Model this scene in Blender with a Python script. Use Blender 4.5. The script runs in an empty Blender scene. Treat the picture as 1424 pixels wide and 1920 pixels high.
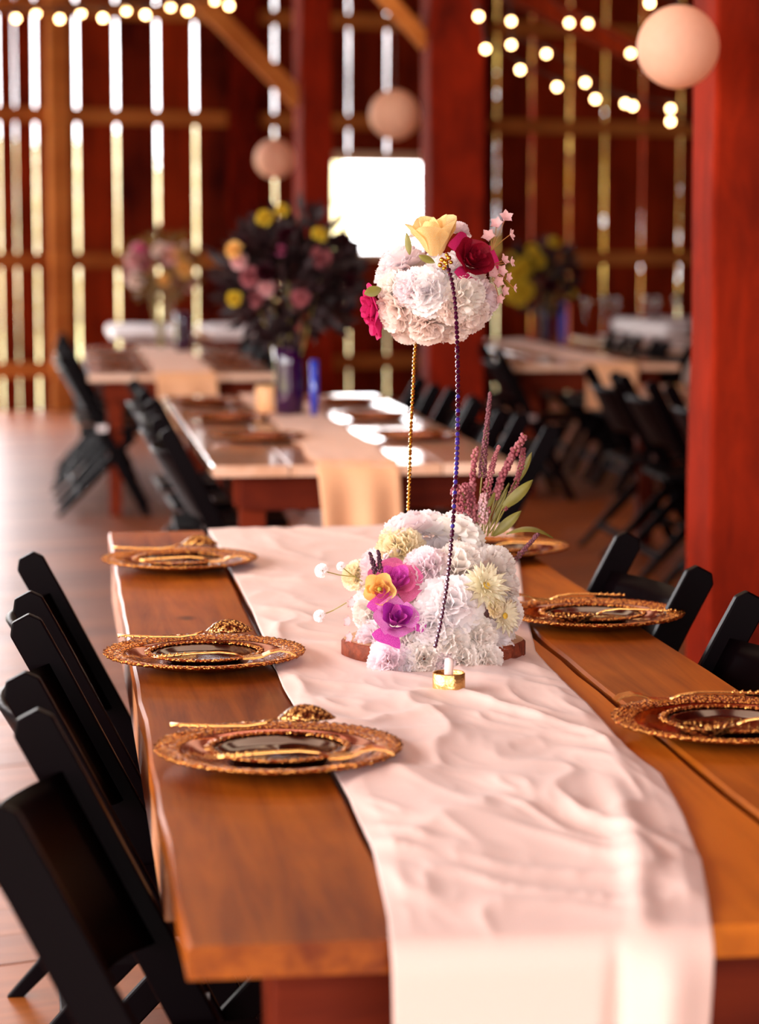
import bpy, bmesh, math, random
from math import sin, cos, pi, sqrt, radians
from mathutils import Vector, Matrix, noise
sc = bpy.context.scene
COL = sc.collection

# ---------------------------------------------------------------- camera, light, exposure
F = 4533.0                      # 85 mm portrait lens in pixels of a 1424x1920 frame
PITCH = math.atan(510 / F)
YAW = math.atan(612 / F * cos(PITCH))
H = 1.46
cam_d = bpy.data.cameras.new('camera'); cam = bpy.data.objects.new('camera', cam_d); COL.objects.link(cam)
cam.location = (0, 0, H); cam.rotation_euler = (pi / 2 - PITCH, 0, -YAW)
cam_d.sensor_fit = 'VERTICAL'; cam_d.sensor_height = 36; cam_d.sensor_width = 24; cam_d.lens = 85
cam_d.clip_end = 300
cam_d.dof.use_dof = True; cam_d.dof.focus_distance = 3.90; cam_d.dof.aperture_fstop = 3.3
sc.camera = cam
sc.view_settings.view_transform = 'Standard'; sc.view_settings.look = 'None'
sc.view_settings.gamma = 1; sc.view_settings.use_curve_mapping = False
sc.view_settings.exposure = 0.16

w = bpy.data.worlds.new('overcast_sky'); sc.world = w; w.use_nodes = True
bg = w.node_tree.nodes['Background']; bg.inputs['Color'].default_value = (1.0, .955, .965, 1); bg.inputs['Strength'].default_value = 10.0

def area(name, loc, target, sx, sy, power, color, portal=False):
    d = bpy.data.lights.new(name, 'AREA'); d.shape = 'RECTANGLE'; d.size = sx; d.size_y = sy
    d.energy = power; d.color = color
    if portal: d.cycles.is_portal = True
    o = bpy.data.objects.new(name, d); COL.objects.link(o); o.location = loc
    o.rotation_euler = (Vector(target) - Vector(loc)).to_track_quat('-Z', 'Y').to_euler()
    return o

WA = radians(18.3)              # the barn stands turned against the rows of tables
P0 = Vector((-.46, 21.0, 0))
WD = Vector((cos(WA), sin(WA), 0)); WN = Vector((-sin(WA), cos(WA), 0))
def W(s, n, z): return P0 + WD * s + WN * n + Vector((0, 0, z))

area('overhead_fill', (.7, 6.3, 4.5), (.7, 4.4, 0), 4.0, 4.0, 115, (1, .72, .50))  # unseen warm fill, added to brighten the front table
area('overhead_fill_far', (.5, 12.5, 4.4), (.6, 12.5, 0), 2.6, 6, 75, (1, .74, .5))  # second added fill overhead, brightens the tables further back
area('doorway_daylight', W(-7.3, -25, 2.2), W(-6, -15, 1), 4.2, 3.8, 1, (1, 1, 1), True)
area('side_door_daylight', W(-10.1, -15.2, 2.0), W(-6, -15.2, 1), 9, 3.9, 1, (1, 1, 1), True)
area('back_door_daylight', W(-2.4, .2, 2.0), W(-2.4, -5, 1), 4.2, 3.9, 1, (1, 1, 1), True)

# ---------------------------------------------------------------- helpers
R_ = cam.rotation_euler.to_matrix()
def ray(u, v): return R_ @ Vector(((u - 712) / F, -(v - 960) / F, -1))
def on_z(u, v, z):
    d = ray(u, v); return Vector((0, 0, H)) + d * ((z - H) / d.z)
def on_y(u, v, y):
    d = ray(u, v); return Vector((0, 0, H)) + d * (y / d.y)
def wall_s(u, n=0.0):
    d = ray(u, 450); o = Vector((0, 0, 0)) - P0
    t = (n - o.dot(WN)) / d.dot(WN)
    return (o + d * t).dot(WD)

def tag(o, label=None, cat=None, group=None, kind=None):
    if label: o['label'] = label
    if cat: o['category'] = cat
    if group: o['group'] = group
    if kind: o['kind'] = kind
    return o
def empty(name, loc=(0, 0, 0), rz=0, parent=None):
    o = bpy.data.objects.new(name, None); COL.objects.link(o); o.location = loc; o.rotation_euler = (0, 0, rz)
    o.empty_display_size = .05
    if parent: o.parent = parent
    return o
def link(name, me, parent=None, loc=None, rot=None, mw=None):
    o = bpy.data.objects.new(name, me); COL.objects.link(o)
    if parent: o.parent = parent
    if loc is not None: o.location = loc
    if rot is not None: o.rotation_euler = rot
    if mw is not None: o.matrix_local = mw
    return o
def copy_tree(o, parent=None):
    c = o.copy(); COL.objects.link(c)
    if parent: c.parent = parent
    for ch in list(o.children): copy_tree(ch, c)
    return c

class MB:
    def __init__(s): s.v = []; s.f = []
    def add(s, vs, fs, M=None):
        b = len(s.v)
        s.v += [tuple(M @ Vector(p)) if M is not None else tuple(p) for p in vs]
        s.f += [tuple(i + b for i in f) for f in fs]; return s
    def box(s, c, d, M=None):
        x, y, z = (k / 2 for k in d)
        vs = [Vector(c) + Vector((a * x, b * y, e * z)) for a in (-1, 1) for b in (-1, 1) for e in (-1, 1)]
        return s.add(vs, [(0, 1, 3, 2), (4, 6, 7, 5), (0, 4, 5, 1), (2, 3, 7, 6), (0, 2, 6, 4), (1, 5, 7, 3)], M)
    def prism(s, outline, y0, y1, M=None):      # outline in the xz plane, swept along y
        n = len(outline)
        vs = [(p[0], y0, p[1]) for p in outline] + [(p[0], y1, p[1]) for p in outline]
        fs = [tuple(range(n)), tuple(range(2 * n - 1, n - 1, -1))]
        fs += [(i, i + n, (i + 1) % n + n, (i + 1) % n) for i in range(n)]
        return s.add(vs, fs, M)
    def tube(s, pts, rad, n=6, M=None, cap=True):
        pts = [Vector(p) for p in pts]; vs = []; fs = []
        rs = rad if isinstance(rad, (list, tuple)) else [rad] * len(pts)
        for i, p in enumerate(pts):
            t = (pts[min(i + 1, len(pts) - 1)] - pts[max(i - 1, 0)]).normalized()
            a = t.cross(Vector((0, 0, 1)) if abs(t.z) < .9 else Vector((1, 0, 0))).normalized(); b = t.cross(a)
            for k in range(n):
                q = 2 * pi * k / n; vs.append(p + (a * cos(q) + b * sin(q)) * rs[i])
        for i in range(len(pts) - 1):
            for k in range(n):
                fs.append((i * n + k, i * n + (k + 1) % n, (i + 1) * n + (k + 1) % n, (i + 1) * n + k))
        if cap: fs += [tuple(range(n - 1, -1, -1)), tuple(range((len(pts) - 1) * n, len(pts) * n))]
        return s.add(vs, fs, M)
    def lathe(s, prof, n=32, M=None, wob=None):
        vs = []; fs = []; m = len(prof)
        for k in range(n):
            q = 2 * pi * k / n
            for j, (r, z) in enumerate(prof):
                if wob: r, z = wob(q, j, r, z)
                vs.append((r * cos(q), r * sin(q), z))
        for k in range(n):
            for j in range(m - 1):
                a = k * m + j; b = ((k + 1) % n) * m + j
                fs.append((a, b, b + 1, a + 1))
        return s.add(vs, fs, M)
    def grid(s, fn, nu, nv, M=None):
        vs = [fn(i / nu, j / nv) for i in range(nu + 1) for j in range(nv + 1)]
        fs = [(i * (nv + 1) + j, i * (nv + 1) + j + 1, (i + 1) * (nv + 1) + j + 1, (i + 1) * (nv + 1) + j) for i in range(nu) for j in range(nv)]
        return s.add(vs, fs, M)
    def ball(s, c, r, n=8, m=5, M=None, sz=1):
        vs = [(0, 0, r * sz)]; fs = []
        for i in range(1, m):
            a = pi * i / m
            for k in range(n):
                q = 2 * pi * k / n; vs.append((r * sin(a) * cos(q), r * sin(a) * sin(q), r * cos(a) * sz))
        vs.append((0, 0, -r * sz)); L = len(vs) - 1
        for k in range(n):
            fs.append((0, 1 + k, 1 + (k + 1) % n)); b = 1 + (m - 2) * n
            fs.append((L, b + (k + 1) % n, b + k))
        for i in range(m - 2):
            for k in range(n):
                a = 1 + i * n; fs.append((a + k, a + n + k, a + n + (k + 1) % n, a + (k + 1) % n))
        return s.add([Vector(p) + Vector(c) for p in vs], fs, M)
    def mesh(s, name, mat, smooth=False):
        me = bpy.data.meshes.new(name); me.from_pydata(s.v, [], s.f); me.update()
        bm = bmesh.new(); bm.from_mesh(me); bmesh.ops.recalc_face_normals(bm, faces=bm.faces); bm.to_mesh(me); bm.free()
        if mat: me.materials.append(mat)
        if smooth: me.polygons.foreach_set('use_smooth', [True] * len(me.polygons))
        return me
    def build(s, name, mat, parent=None, smooth=False, bevel=0, loc=None, rot=None, seg=2):
        o = link(name, s.mesh(name, mat, smooth), parent, loc, rot)
        if bevel:
            m = o.modifiers.new('bevel', 'BEVEL'); m.width = bevel; m.segments = seg; m.limit_method = 'ANGLE'
        return o

# ---------------------------------------------------------------- materials
def new_mat(name):
    m = bpy.data.materials.new(name); m.use_nodes = True
    return m, m.node_tree.nodes, m.node_tree.links, m.node_tree.nodes['Principled BSDF']
def plain(name, col, rough=.5, metal=0, spec=.5, sub=0, trans=0, coat=0, emit=None, estr=0, noise_amt=0, scale=30, sheen=0, bump=0):
    m, N, L, P = new_mat(name)
    P.inputs['Base Color'].default_value = (*col, 1); P.inputs['Roughness'].default_value = rough
    P.inputs['Metallic'].default_value = metal; P.inputs['Specular IOR Level'].default_value = spec
    P.inputs['Transmission Weight'].default_value = trans; P.inputs['Coat Weight'].default_value = coat
    P.inputs['Sheen Weight'].default_value = sheen
    if sub: P.inputs['Subsurface Weight'].default_value = sub; P.inputs['Subsurface Radius'].default_value = (.01, .006, .004)
    if emit: P.inputs['Emission Color'].default_value = (*emit, 1); P.inputs['Emission Strength'].default_value = estr
    if noise_amt or bump:
        tc = N.new('ShaderNodeTexCoord'); nz = N.new('ShaderNodeTexNoise'); nz.inputs['Scale'].default_value = scale; nz.inputs['Detail'].default_value = 4
        L.new(tc.outputs['Object'], nz.inputs['Vector'])
        if noise_amt:
            rp = N.new('ShaderNodeMapRange'); rp.inputs['From Min'].default_value = .25; rp.inputs['From Max'].default_value = .75
            rp.inputs['To Min'].default_value = 1 - noise_amt; rp.inputs['To Max'].default_value = 1 + noise_amt
            L.new(nz.outputs['Fac'], rp.inputs['Value'])
            hs = N.new('ShaderNodeHueSaturation'); hs.inputs['Color'].default_value = (*col, 1)
            L.new(rp.outputs[0], hs.inputs['Value']); L.new(hs.outputs[0], P.inputs['Base Color'])
        if bump:
            bp = N.new('ShaderNodeBump'); bp.inputs['Strength'].default_value = bump; bp.inputs['Distance'].default_value = .01
            L.new(nz.outputs['Fac'], bp.inputs['Height']); L.new(bp.outputs[0], P.inputs['Normal'])
    return m
def wood(name, dark, light, axis=1, fine=14, stretch=14, rough=.45, bump=.25, knots=0, spec=.4, coat=0, blotch=.5, coatrough=.2):
    m, N, L, P = new_mat(name)
    tc = N.new('ShaderNodeTexCoord'); oi = N.new('ShaderNodeObjectInfo'); mp = N.new('ShaderNodeMapping')
    sc_ = [fine, fine, fine]; sc_[axis] = fine / stretch
    mp.inputs['Scale'].default_value = sc_
    ml = N.new('ShaderNodeMath'); ml.operation = 'MULTIPLY'; ml.inputs[1].default_value = 37
    L.new(oi.outputs['Random'], ml.inputs[0])
    L.new(tc.outputs['Object'], mp.inputs['Vector'])
    n1 = N.new('ShaderNodeTexNoise'); n1.noise_dimensions = '4D'; n1.inputs['Scale'].default_value = 1; n1.inputs['Detail'].default_value = 8
    n1.inputs['Roughness'].default_value = .65; n1.inputs['Distortion'].default_value = .8
    L.new(mp.outputs[0], n1.inputs['Vector']); L.new(ml.outputs[0], n1.inputs['W'])
    n2 = N.new('ShaderNodeTexNoise'); n2.noise_dimensions = '4D'; n2.inputs['Scale'].default_value = 2.2; n2.inputs['Detail'].default_value = 3
    L.new(tc.outputs['Object'], n2.inputs['Vector']); L.new(ml.outputs[0], n2.inputs['W'])
    mx = N.new('ShaderNodeMix'); mx.data_type = 'FLOAT'; mx.inputs[0].default_value = blotch
    L.new(n1.outputs['Fac'], mx.inputs[2]); L.new(n2.outputs['Fac'], mx.inputs[3])
    ad = N.new('ShaderNodeMath'); ad.operation = 'MULTIPLY_ADD'; ad.inputs[1].default_value = .22; 
    L.new(oi.outputs['Random'], ad.inputs[0]); L.new(mx.outputs[0], ad.inputs[2])
    rp = N.new('ShaderNodeValToRGB'); rp.color_ramp.elements[0].position = .38; rp.color_ramp.elements[1].position = .78
    rp.color_ramp.elements[0].color = (*dark, 1); rp.color_ramp.elements[1].color = (*light, 1)
    L.new(ad.outputs[0], rp.inputs[0]); out = rp.outputs[0]
    if knots:
        vo = N.new('ShaderNodeTexVoronoi'); vo.inputs['Scale'].default_value = 1
        mk = N.new('ShaderNodeMapping'); ks = [knots, knots, knots]; ks[axis] = knots * .6; mk.inputs['Scale'].default_value = ks
        L.new(tc.outputs['Object'], mk.inputs['Vector']); L.new(mk.outputs[0], vo.inputs['Vector'])
        kr = N.new('ShaderNodeMapRange'); kr.inputs['From Min'].default_value = .04; kr.inputs['From Max'].default_value = .10
        kr.inputs['To Min'].default_value = .12; kr.inputs['To Max'].default_value = 1
        L.new(vo.outputs['Distance'], kr.inputs['Value'])
        km = N.new('ShaderNodeMix'); km.data_type = 'RGBA'; km.blend_type = 'MULTIPLY'; km.inputs[0].default_value = 1
        L.new(out, km.inputs[6]); L.new(kr.outputs[0], km.inputs[7]); out = km.outputs[2]
    L.new(out, P.inputs['Base Color'])
    P.inputs['Roughness'].default_value = rough; P.inputs['Specular IOR Level'].default_value = spec
    P.inputs['Coat Weight'].default_value = coat; P.inputs['Coat Roughness'].default_value = coatrough
    bp = N.new('ShaderNodeBump'); bp.inputs['Strength'].default_value = bump; bp.inputs['Distance'].default_value = .004
    L.new(n1.outputs['Fac'], bp.inputs['Height']); L.new(bp.outputs[0], P.inputs['Normal'])
    return m
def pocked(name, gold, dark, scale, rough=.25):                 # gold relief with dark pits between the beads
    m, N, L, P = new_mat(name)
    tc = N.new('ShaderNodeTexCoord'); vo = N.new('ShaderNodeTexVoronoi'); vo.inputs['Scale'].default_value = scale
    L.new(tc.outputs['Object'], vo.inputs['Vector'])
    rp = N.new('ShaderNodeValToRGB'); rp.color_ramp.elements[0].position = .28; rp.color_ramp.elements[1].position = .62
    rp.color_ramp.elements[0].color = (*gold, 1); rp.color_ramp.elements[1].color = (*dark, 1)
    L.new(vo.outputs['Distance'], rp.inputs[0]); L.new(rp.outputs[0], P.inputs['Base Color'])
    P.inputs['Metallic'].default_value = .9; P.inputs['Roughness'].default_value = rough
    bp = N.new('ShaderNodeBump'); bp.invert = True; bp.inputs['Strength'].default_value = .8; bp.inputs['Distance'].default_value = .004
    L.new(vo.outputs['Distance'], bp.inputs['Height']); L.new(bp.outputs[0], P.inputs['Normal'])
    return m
def petal_mat(name, c0, c1, rough=.55):
    m, N, L, P = new_mat(name)
    tc = N.new('ShaderNodeTexCoord'); nz = N.new('ShaderNodeTexNoise'); nz.inputs['Scale'].default_value = 45
    L.new(tc.outputs['Object'], nz.inputs['Vector'])
    rp = N.new('ShaderNodeValToRGB'); rp.color_ramp.elements[0].position = .35; rp.color_ramp.elements[1].position = .65
    rp.color_ramp.elements[0].color = (*c0, 1); rp.color_ramp.elements[1].color = (*c1, 1)
    L.new(nz.outputs['Fac'], rp.inputs[0]); L.new(rp.outputs[0], P.inputs['Base Color'])
    P.inputs['Roughness'].default_value = rough; P.inputs['Specular IOR Level'].default_value = .25
    tr = N.new('ShaderNodeBsdfTranslucent'); L.new(rp.outputs[0], tr.inputs['Color'])
    mx = N.new('ShaderNodeMixShader'); mx.inputs[0].default_value = .42
    L.new(P.outputs[0], mx.inputs[1]); L.new(tr.outputs[0], mx.inputs[2]); L.new(mx.outputs[0], N['Material Output'].inputs['Surface'])
    return m

M_BARN = wood('barn_boards', (.02, .001, .0015), (.34, .032, .005), axis=2, fine=9, stretch=10, rough=.8, bump=.4, blotch=.4, spec=.08)
M_POST = wood('hewn_post_wood', (.010, .0004, .001), (.31, .018, .003), axis=2, fine=13, stretch=4, rough=.8, bump=.8, blotch=.5, spec=.08)
M_BEAM = wood('girt_wood', (.28, .06, .01), (.62, .22, .05), axis=0, fine=9, stretch=10, rough=.8, spec=.1)
M_TABLE = wood('oiled_table_wood', (.10, .010, .001), (.58, .155, .010), axis=1, fine=24, stretch=16, rough=.55, bump=.12, knots=3.6, blotch=.5, spec=.06, coat=.24, coatrough=.22)
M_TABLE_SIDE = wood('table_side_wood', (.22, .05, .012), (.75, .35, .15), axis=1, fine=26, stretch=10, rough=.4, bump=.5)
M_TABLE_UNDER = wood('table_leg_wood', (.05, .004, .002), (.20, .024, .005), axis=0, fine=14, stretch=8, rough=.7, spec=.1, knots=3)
M_GLOSS_TABLE = wood('varnished_table_wood', (.62, .30, .15), (.86, .56, .40), axis=1, fine=16, stretch=12, rough=.3, bump=.05, spec=.5, blotch=.3, coat=1, coatrough=.10)
M_FLOOR = wood('floor_boards', (.15, .028, .003), (.42, .115, .016), axis=0, fine=14, stretch=14, rough=.45, bump=.2, knots=1.6, blotch=.3, coat=.45, coatrough=.3)
M_CHAIR = plain('dark_chair_wood', (.002, .0004, .0009), .42, spec=.05)
M_STEEL = plain('bracket_steel', (.6, .5, .48), .3, 1)
M_CLOTH = plain('blush_satin', (.81, .57, .49), .55, spec=.2, sheen=.2)
M_CLOTH2 = plain('peach_runner_cloth', (.80, .42, .22), .7, sheen=.2)
M_WCLOTH = plain('white_table_cloth', (.85, .8, .78), .7)
M_GOLD = plain('gold_metal', (.95, .52, .16), .22, 1)
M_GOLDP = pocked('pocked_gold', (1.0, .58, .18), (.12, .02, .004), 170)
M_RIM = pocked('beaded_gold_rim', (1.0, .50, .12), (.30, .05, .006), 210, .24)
M_AMBER = plain('amber_lacquer_plate', (.34, .045, .006), .14, .9, coat=.3)
M_AMBER2 = plain('dark_amber_plate', (.035, .003, .002), .12, .4, coat=.2)
M_WHITE_P = petal_mat('white_petals', (.98, .91, .91), (.985, .95, .95))
M_ROSY_P = petal_mat('rosy_white_petals', (.97, .82, .85), (.98, .89, .91))
M_IVORY_P = petal_mat('ivory_petals', (.98, .90, .83), (.985, .94, .90))
M_BLUSH_P = petal_mat('blush_petals', (.96, .80, .74), (.97, .86, .80))
M_CREAM_P = petal_mat('cream_petals', (.97, .84, .56), (.98, .90, .70))
M_DAISY_P = petal_mat('pale_yellow_petals', (.93, .86, .60), (.95, .90, .74))
M_YELLOW_P = petal_mat('yellow_petals', (.95, .58, .16), (.95, .72, .30))
M_YROSE_P = petal_mat('butter_rose_petals', (.95, .66, .26), (.95, .78, .42))
M_PURPLE_P = petal_mat('magenta_petals', (.50, .02, .36), (.85, .16, .62))
M_PURPLE_D = petal_mat('deep_magenta_petals', (.22, .01, .22), (.50, .04, .42))
M_PURPLE_L = petal_mat('light_magenta_petals', (.66, .10, .50), (.90, .42, .74))
M_PINK_P = petal_mat('pink_petals', (.72, .07, .30), (.85, .30, .48))
M_BURG_P = petal_mat('burgundy_petals', (.16, .002, .012), (.40, .006, .03))
M_MAG_P = petal_mat('crimson_petals', (.55, .01, .12), (.70, .04, .2))
M_SPRIG_P = petal_mat('sprig_petals', (.85, .45, .45), (.85, .60, .62))
M_ASTIL = petal_mat('dusty_pink_buds', (.42, .10, .13), (.62, .24, .26))
M_LAV = plain('dark_lavender_buds', (.06, .01, .03), .7, noise_amt=.5)
M_PLUM = plain('dark_spike_buds', (.16, .045, .06), .7, noise_amt=.5, scale=300)
M_LEAF = plain('green_leaf', (.20, .17, .03), .5, noise_amt=.3)
M_STEM = plain('green_stem', (.30, .24, .05), .5)
M_FOLI = plain('dark_foliage', (.018, .004, .006), .6, noise_amt=.5, scale=9)
M_OFOL = plain('olive_foliage', (.20, .10, .012), .6, noise_amt=.5, scale=9)
M_BARK = plain('wood_slice_bark', (.22, .04, .012), .8, noise_amt=.5, scale=60, bump=.8)
M_SLICE = wood('slice_grain', (.55, .28, .12), (.72, .45, .25), axis=0, fine=30, stretch=1)
M_CRYSTAL = plain('plum_crystal', (.06, .003, .03), .08, .3, spec=.9, coat=1)
M_CRYSTAL_GLINT = plain('plum_crystal_blue_glint', (.05, .03, .30), .08, .3, spec=.9, coat=1)  # plum bead with the background's blue glint put into its colour
M_TWIG = plain('brown_twig', (.35, .12, .03), .6)
M_GCRYST = plain('gold_crystal', (.75, .38, .05), .12, .9)
M_FOAM = plain('floral_foam', (.55, .42, .36), .9)
M_CANDLE = plain('pale_wax', (.93, .72, .66), .5, sub=.2)
M_CUP = plain('brushed_gold', (.92, .60, .22), .36, 1, bump=.3, scale=120)
M_LANTERN = petal_mat('lantern_paper', (.93, .60, .45), (.95, .63, .48))
M_BULB = plain('lit_bulb', (1, .8, .5), .3, emit=(1, .56, .22), estr=20)
M_WIRE = plain('dark_wire', (.02, .008, .006), .6)
M_VASE = plain('purple_glass', (.025, .002, .035), .08, coat=.5, spec=.7)
M_VASEB = plain('blue_glass', (.03, .06, .5), .08, coat=.5, spec=.7)
M_CLEAR = plain('clear_glass', (1, 1, 1), .03, trans=1)
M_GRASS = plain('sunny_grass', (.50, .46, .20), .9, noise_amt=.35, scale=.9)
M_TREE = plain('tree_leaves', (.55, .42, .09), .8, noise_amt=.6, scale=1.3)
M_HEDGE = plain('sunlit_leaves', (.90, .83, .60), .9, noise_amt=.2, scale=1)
M_TRUNK = plain('tree_bark', (.06, .03, .02), .9)
M_IVORY = plain('ivory_holder', (.85, .45, .2), .5, sub=.1)
M_SIGN = plain('pale_board', (.75, .5, .32), .6)

# ---------------------------------------------------------------- the barn
rnd = random.Random(7)
floor = MB().box((0, -12.6, -.09), (20.6, 26, .10)).build('floor', plain('floor_subfloor', (.06, .02, .008), .9))
floor.location = P0; floor.rotation_euler.z = WA; tag(floor, kind='structure')
fp = {}
def plank_mesh(L):
    L = round(L * 2) / 2
    if L not in fp: fp[L] = MB().box((L / 2, 0, -.02), (L - .004, .196, .04)).mesh('plank', M_FLOOR)
    return fp[L]
for i in range(125):
    n = -.16 - i * .2
    j = rnd.choice([7.5, 8, 8.5, 9, 9.5, 10, 11, 12, 6.5]) if i % 3 else rnd.choice([4, 4.5, 5, 5.5])
    link('plank', plank_mesh(j), floor, (-10, n, rnd.uniform(-.0015, 0)))
    link('plank', plank_mesh(20 - j), floor, (-10 + j, n, rnd.uniform(-.0015, 0)))

wall = empty('wall_back', P0, WA); tag(wall, kind='structure')
GAP = .019
slits = [-26, 2, 33, 70, 148, 222, 298, 369, 443, 517, 588, 655, 727, 800, 865, 932, 997, 1068, 1134, 1204, 1275, 1345, 1412, 1480]
ss = [wall_s(u) for u in slits]
while ss[-1] < 10: ss.append(ss[-1] + .34)
WZ0, WZ1 = 1.335, 2.19          # window opening
def board(s0, s1, z0, z1, gap=GAP):
    b = MB(); y = rnd.uniform(0, .006)
    n = 8; a = [rnd.uniform(-.0025, .0025) for _ in range(n + 1)]; c = [rnd.uniform(-.0025, .0025) for _ in range(n + 1)]
    vs = []; fs = []
    for i in range(n + 1):
        z = z0 + (z1 - z0) * i / n
        for x, yy in ((s0 + gap / 2 + a[i], y), (s1 - gap / 2 + c[i], y), (s1 - gap / 2 + c[i], y + .025), (s0 + gap / 2 + a[i], y + .025)): vs.append((x, yy, z))
    for i in range(n):
        for k in range(4): fs.append((i * 4 + k, i * 4 + (k + 1) % 4, i * 4 + 4 + (k + 1) % 4, i * 4 + 4 + k))
    fs += [(3, 2, 1, 0), (n * 4, n * 4 + 1, n * 4 + 2, n * 4 + 3)]
    b.add(vs, fs).build('board', M_BARN, wall)
for i in range(len(ss) - 1):
    u0 = slits[i] if i < len(slits) else 9999
    g = (.027 if u0 < 520 else GAP) if i != 1 and i != 2 else .014
    if u0 in (588, 655, 727):
        board(ss[i], ss[i + 1], -.05, WZ0); board(ss[i], ss[i + 1], WZ1, 4.9)
    else: board(ss[i], ss[i + 1], -.05, 4.9, g)
DL = ss[0] - 4.2                 # big open doorway left of the frame
x = DL
while x > -10.2: board(x - .36, x, -.05, 4.9); x -= .36
MB().box(((DL + ss[0]) / 2, .012, 4.45), (ss[0] - DL, .03, .9)).build('board', M_BARN, wall)
for z in (.35, 1.285, 2.52, 3.42):
    xs = [(ss[0], ss[10] - .05), (wall_s(808), 10.0)] if abs(z - 1.285) < .1 else [(ss[0] if z < 3.2 else -10, 10.0)]
    if z < 1.0: xs = [(ss[0], 10.0)]
    for a, b in xs: MB().box(((a + b) / 2, -.05, z), (b - a, .10, .13)).build('girt', M_BEAM, wall, bevel=.006)
for u in (100, 445, 880): 
    s = wall_s(u); wd_ = .17 if u != 445 else .26
    MB().box((s, -.16, 2.4), (wd_, .13, 4.8)).build('stud', M_BEAM if u == 100 else M_POST, wall, bevel=.008)
win = empty('window_1', P0, WA); tag(win, kind='structure')
wa, wb = wall_s(601), wall_s(805)
MB().box(((wa + wb) / 2, -.03, WZ1 + .02), (wb - wa + .16, .16, .09)).build('lintel', M_SIGN, win, bevel=.006)
MB().box(((wa + wb) / 2, -.03, WZ0 - .02), (wb - wa + .16, .16, .07)).build('sill', M_SIGN, win, bevel=.006)
for s in (wa - .04, wb + .04): MB().box((s, -.02, (WZ0 + WZ1) / 2), (.08, .14, WZ1 - WZ0 - .06)).build('jamb', M_SIGN, win, bevel=.006)
wl = MB()
wl.box((-10.05, -22.2, 2.4), (.08, 5, 4.9)).box((-10.05, -5.4, 2.4), (.08, 10.8, 4.9)).box((-10.05, -15.2, 4.45), (.08, 9, .8))
o = wl.build('wall_left', M_BARN); o.location = P0; o.rotation_euler.z = WA; tag(o, kind='structure')
o = MB().box((10.05, -12.4, 2.4), (.08, 25, 4.9)).build('wall_right', M_BARN); o.location = P0; o.rotation_euler.z = WA; tag(o, kind='structure')
wf = MB().box((2.4, -25, 2.4), (15.2, .08, 4.9)).box((-7.5, -25, 4.4), (5, .08, .9))
o = wf.build('wall_front', M_BARN); o.location = P0; o.rotation_euler.z = WA; tag(o, kind='structure')
ceil = MB().box((0, -12.4, 4.92), (20.3, 25.3, .08)).build('ceiling', M_BARN); ceil.location = P0; ceil.rotation_euler.z = WA; tag(ceil, kind='structure')

def post(name, label, x0, x1, y0, y1, z1=4.86, extra=None, seed=1):
    t = empty(name, ((x0 + x1) / 2, (y0 + y1) / 2, 0)); tag(t, label, 'post')
    b = MB(); n = 16; rr = random.Random(seed); hx, hy = (x1 - x0) / 2, (y1 - y0) / 2; vs = []; fs = []
    for i in range(n + 1):
        z = z1 * i / n
        for sx, sy in ((-1, -1), (1, -1), (1, 1), (-1, 1)):
            vs.append((sx * (hx + rr.uniform(-.006, .004)), sy * (hy + rr.uniform(-.006, .004)), z))
    for i in range(n):
        for k in range(4): fs.append((i * 4 + k, i * 4 + (k + 1) % 4, i * 4 + 4 + (k + 1) % 4, i * 4 + 4 + k))
    fs += [(3, 2, 1, 0), (n * 4, n * 4 + 1, n * 4 + 2, n * 4 + 3)]
    b.add(vs, fs).build('timber', M_POST, t, bevel=.012)
    return t
def strut(t, a, b, th, mat):
    a, b = Vector(a), Vector(b); d = b - a; M = Matrix.Translation((a + b) / 2) @ d.to_track_quat('Z', 'Y').to_matrix().to_4x4()
    MB().box((0, 0, 0), (th, th, d.length), M).build('brace', mat, t, bevel=.006)
p1 = post('timber_post', 'massive rough hewn red wooden post at the right edge beside the front table', 1.742, 2.12, 6.3, 6.54, seed=3)
p2 = post('timber_post', 'tall red wooden post right of the bright window, with a short brace', 2.17, 2.50, 14.0, 14.35, seed=4)
p3 = post('timber_post', 'slimmer wooden post left of the bright window, with a long diagonal brace', 1.73, 1.95, 17.0, 17.6, seed=5)
c3 = Vector((1.84, 17.3, 0)); e = on_y(547, 175, 17.3); q = on_y(345, -32, 17.3)
strut(p3, Vector((1.75, 17.3, e.z - .06)) - c3, q - c3, .13, M_BEAM)
c2 = Vector((2.335, 14.175, 0)); e = on_y(800, 72, 14.2); q = on_y(690, -40, 14.2)
strut(p2, Vector((2.19, 14.2, e.z - .04)) - c2, q - c2, .09, M_BEAM)
strut(p2, on_y(1060, 20, 14.4) - c2 + Vector((-.6, 0, .24)), on_y(1215, 112, 14.6) - c2, .12, M_BARN)

# outside
g = MB().box((4, 30, -.35), (140, 140, .1)).build('ground', M_GRASS); tag(g, kind='structure')
def tree(x, y, h, r, label, seed):
    t = empty('tree', (x, y, -.3)); tag(t, label, 'tree', 'trees outside the barn'); rr = random.Random(seed)
    MB().tube([(0, 0, 0), (.1, 0, h * .3), (0, .1, h * .7)], [.25, .2, .08], 8).build('trunk', M_TRUNK, t, True)
    m = MB()
    for _ in range(560):
        v = Vector((rr.gauss(0, 1), rr.gauss(0, 1), rr.gauss(0, 1))).normalized() * r * rr.random() ** .4
        c = Vector((v.x, v.y, h * .5 + v.z * h * .5 / r)); a = Vector((rr.gauss(0, 1), rr.gauss(0, 1), rr.gauss(0, 1))).normalized() * .22
        b_ = a.cross(Vector((rr.gauss(0, 1), rr.gauss(0, 1), rr.gauss(0, 1)))).normalized() * .16
        m.add([c - a, c + b_, c + a, c - b_], [(0, 1, 2, 3)])
    tag(m.build('crown', M_TREE, t), kind='stuff')
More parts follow.
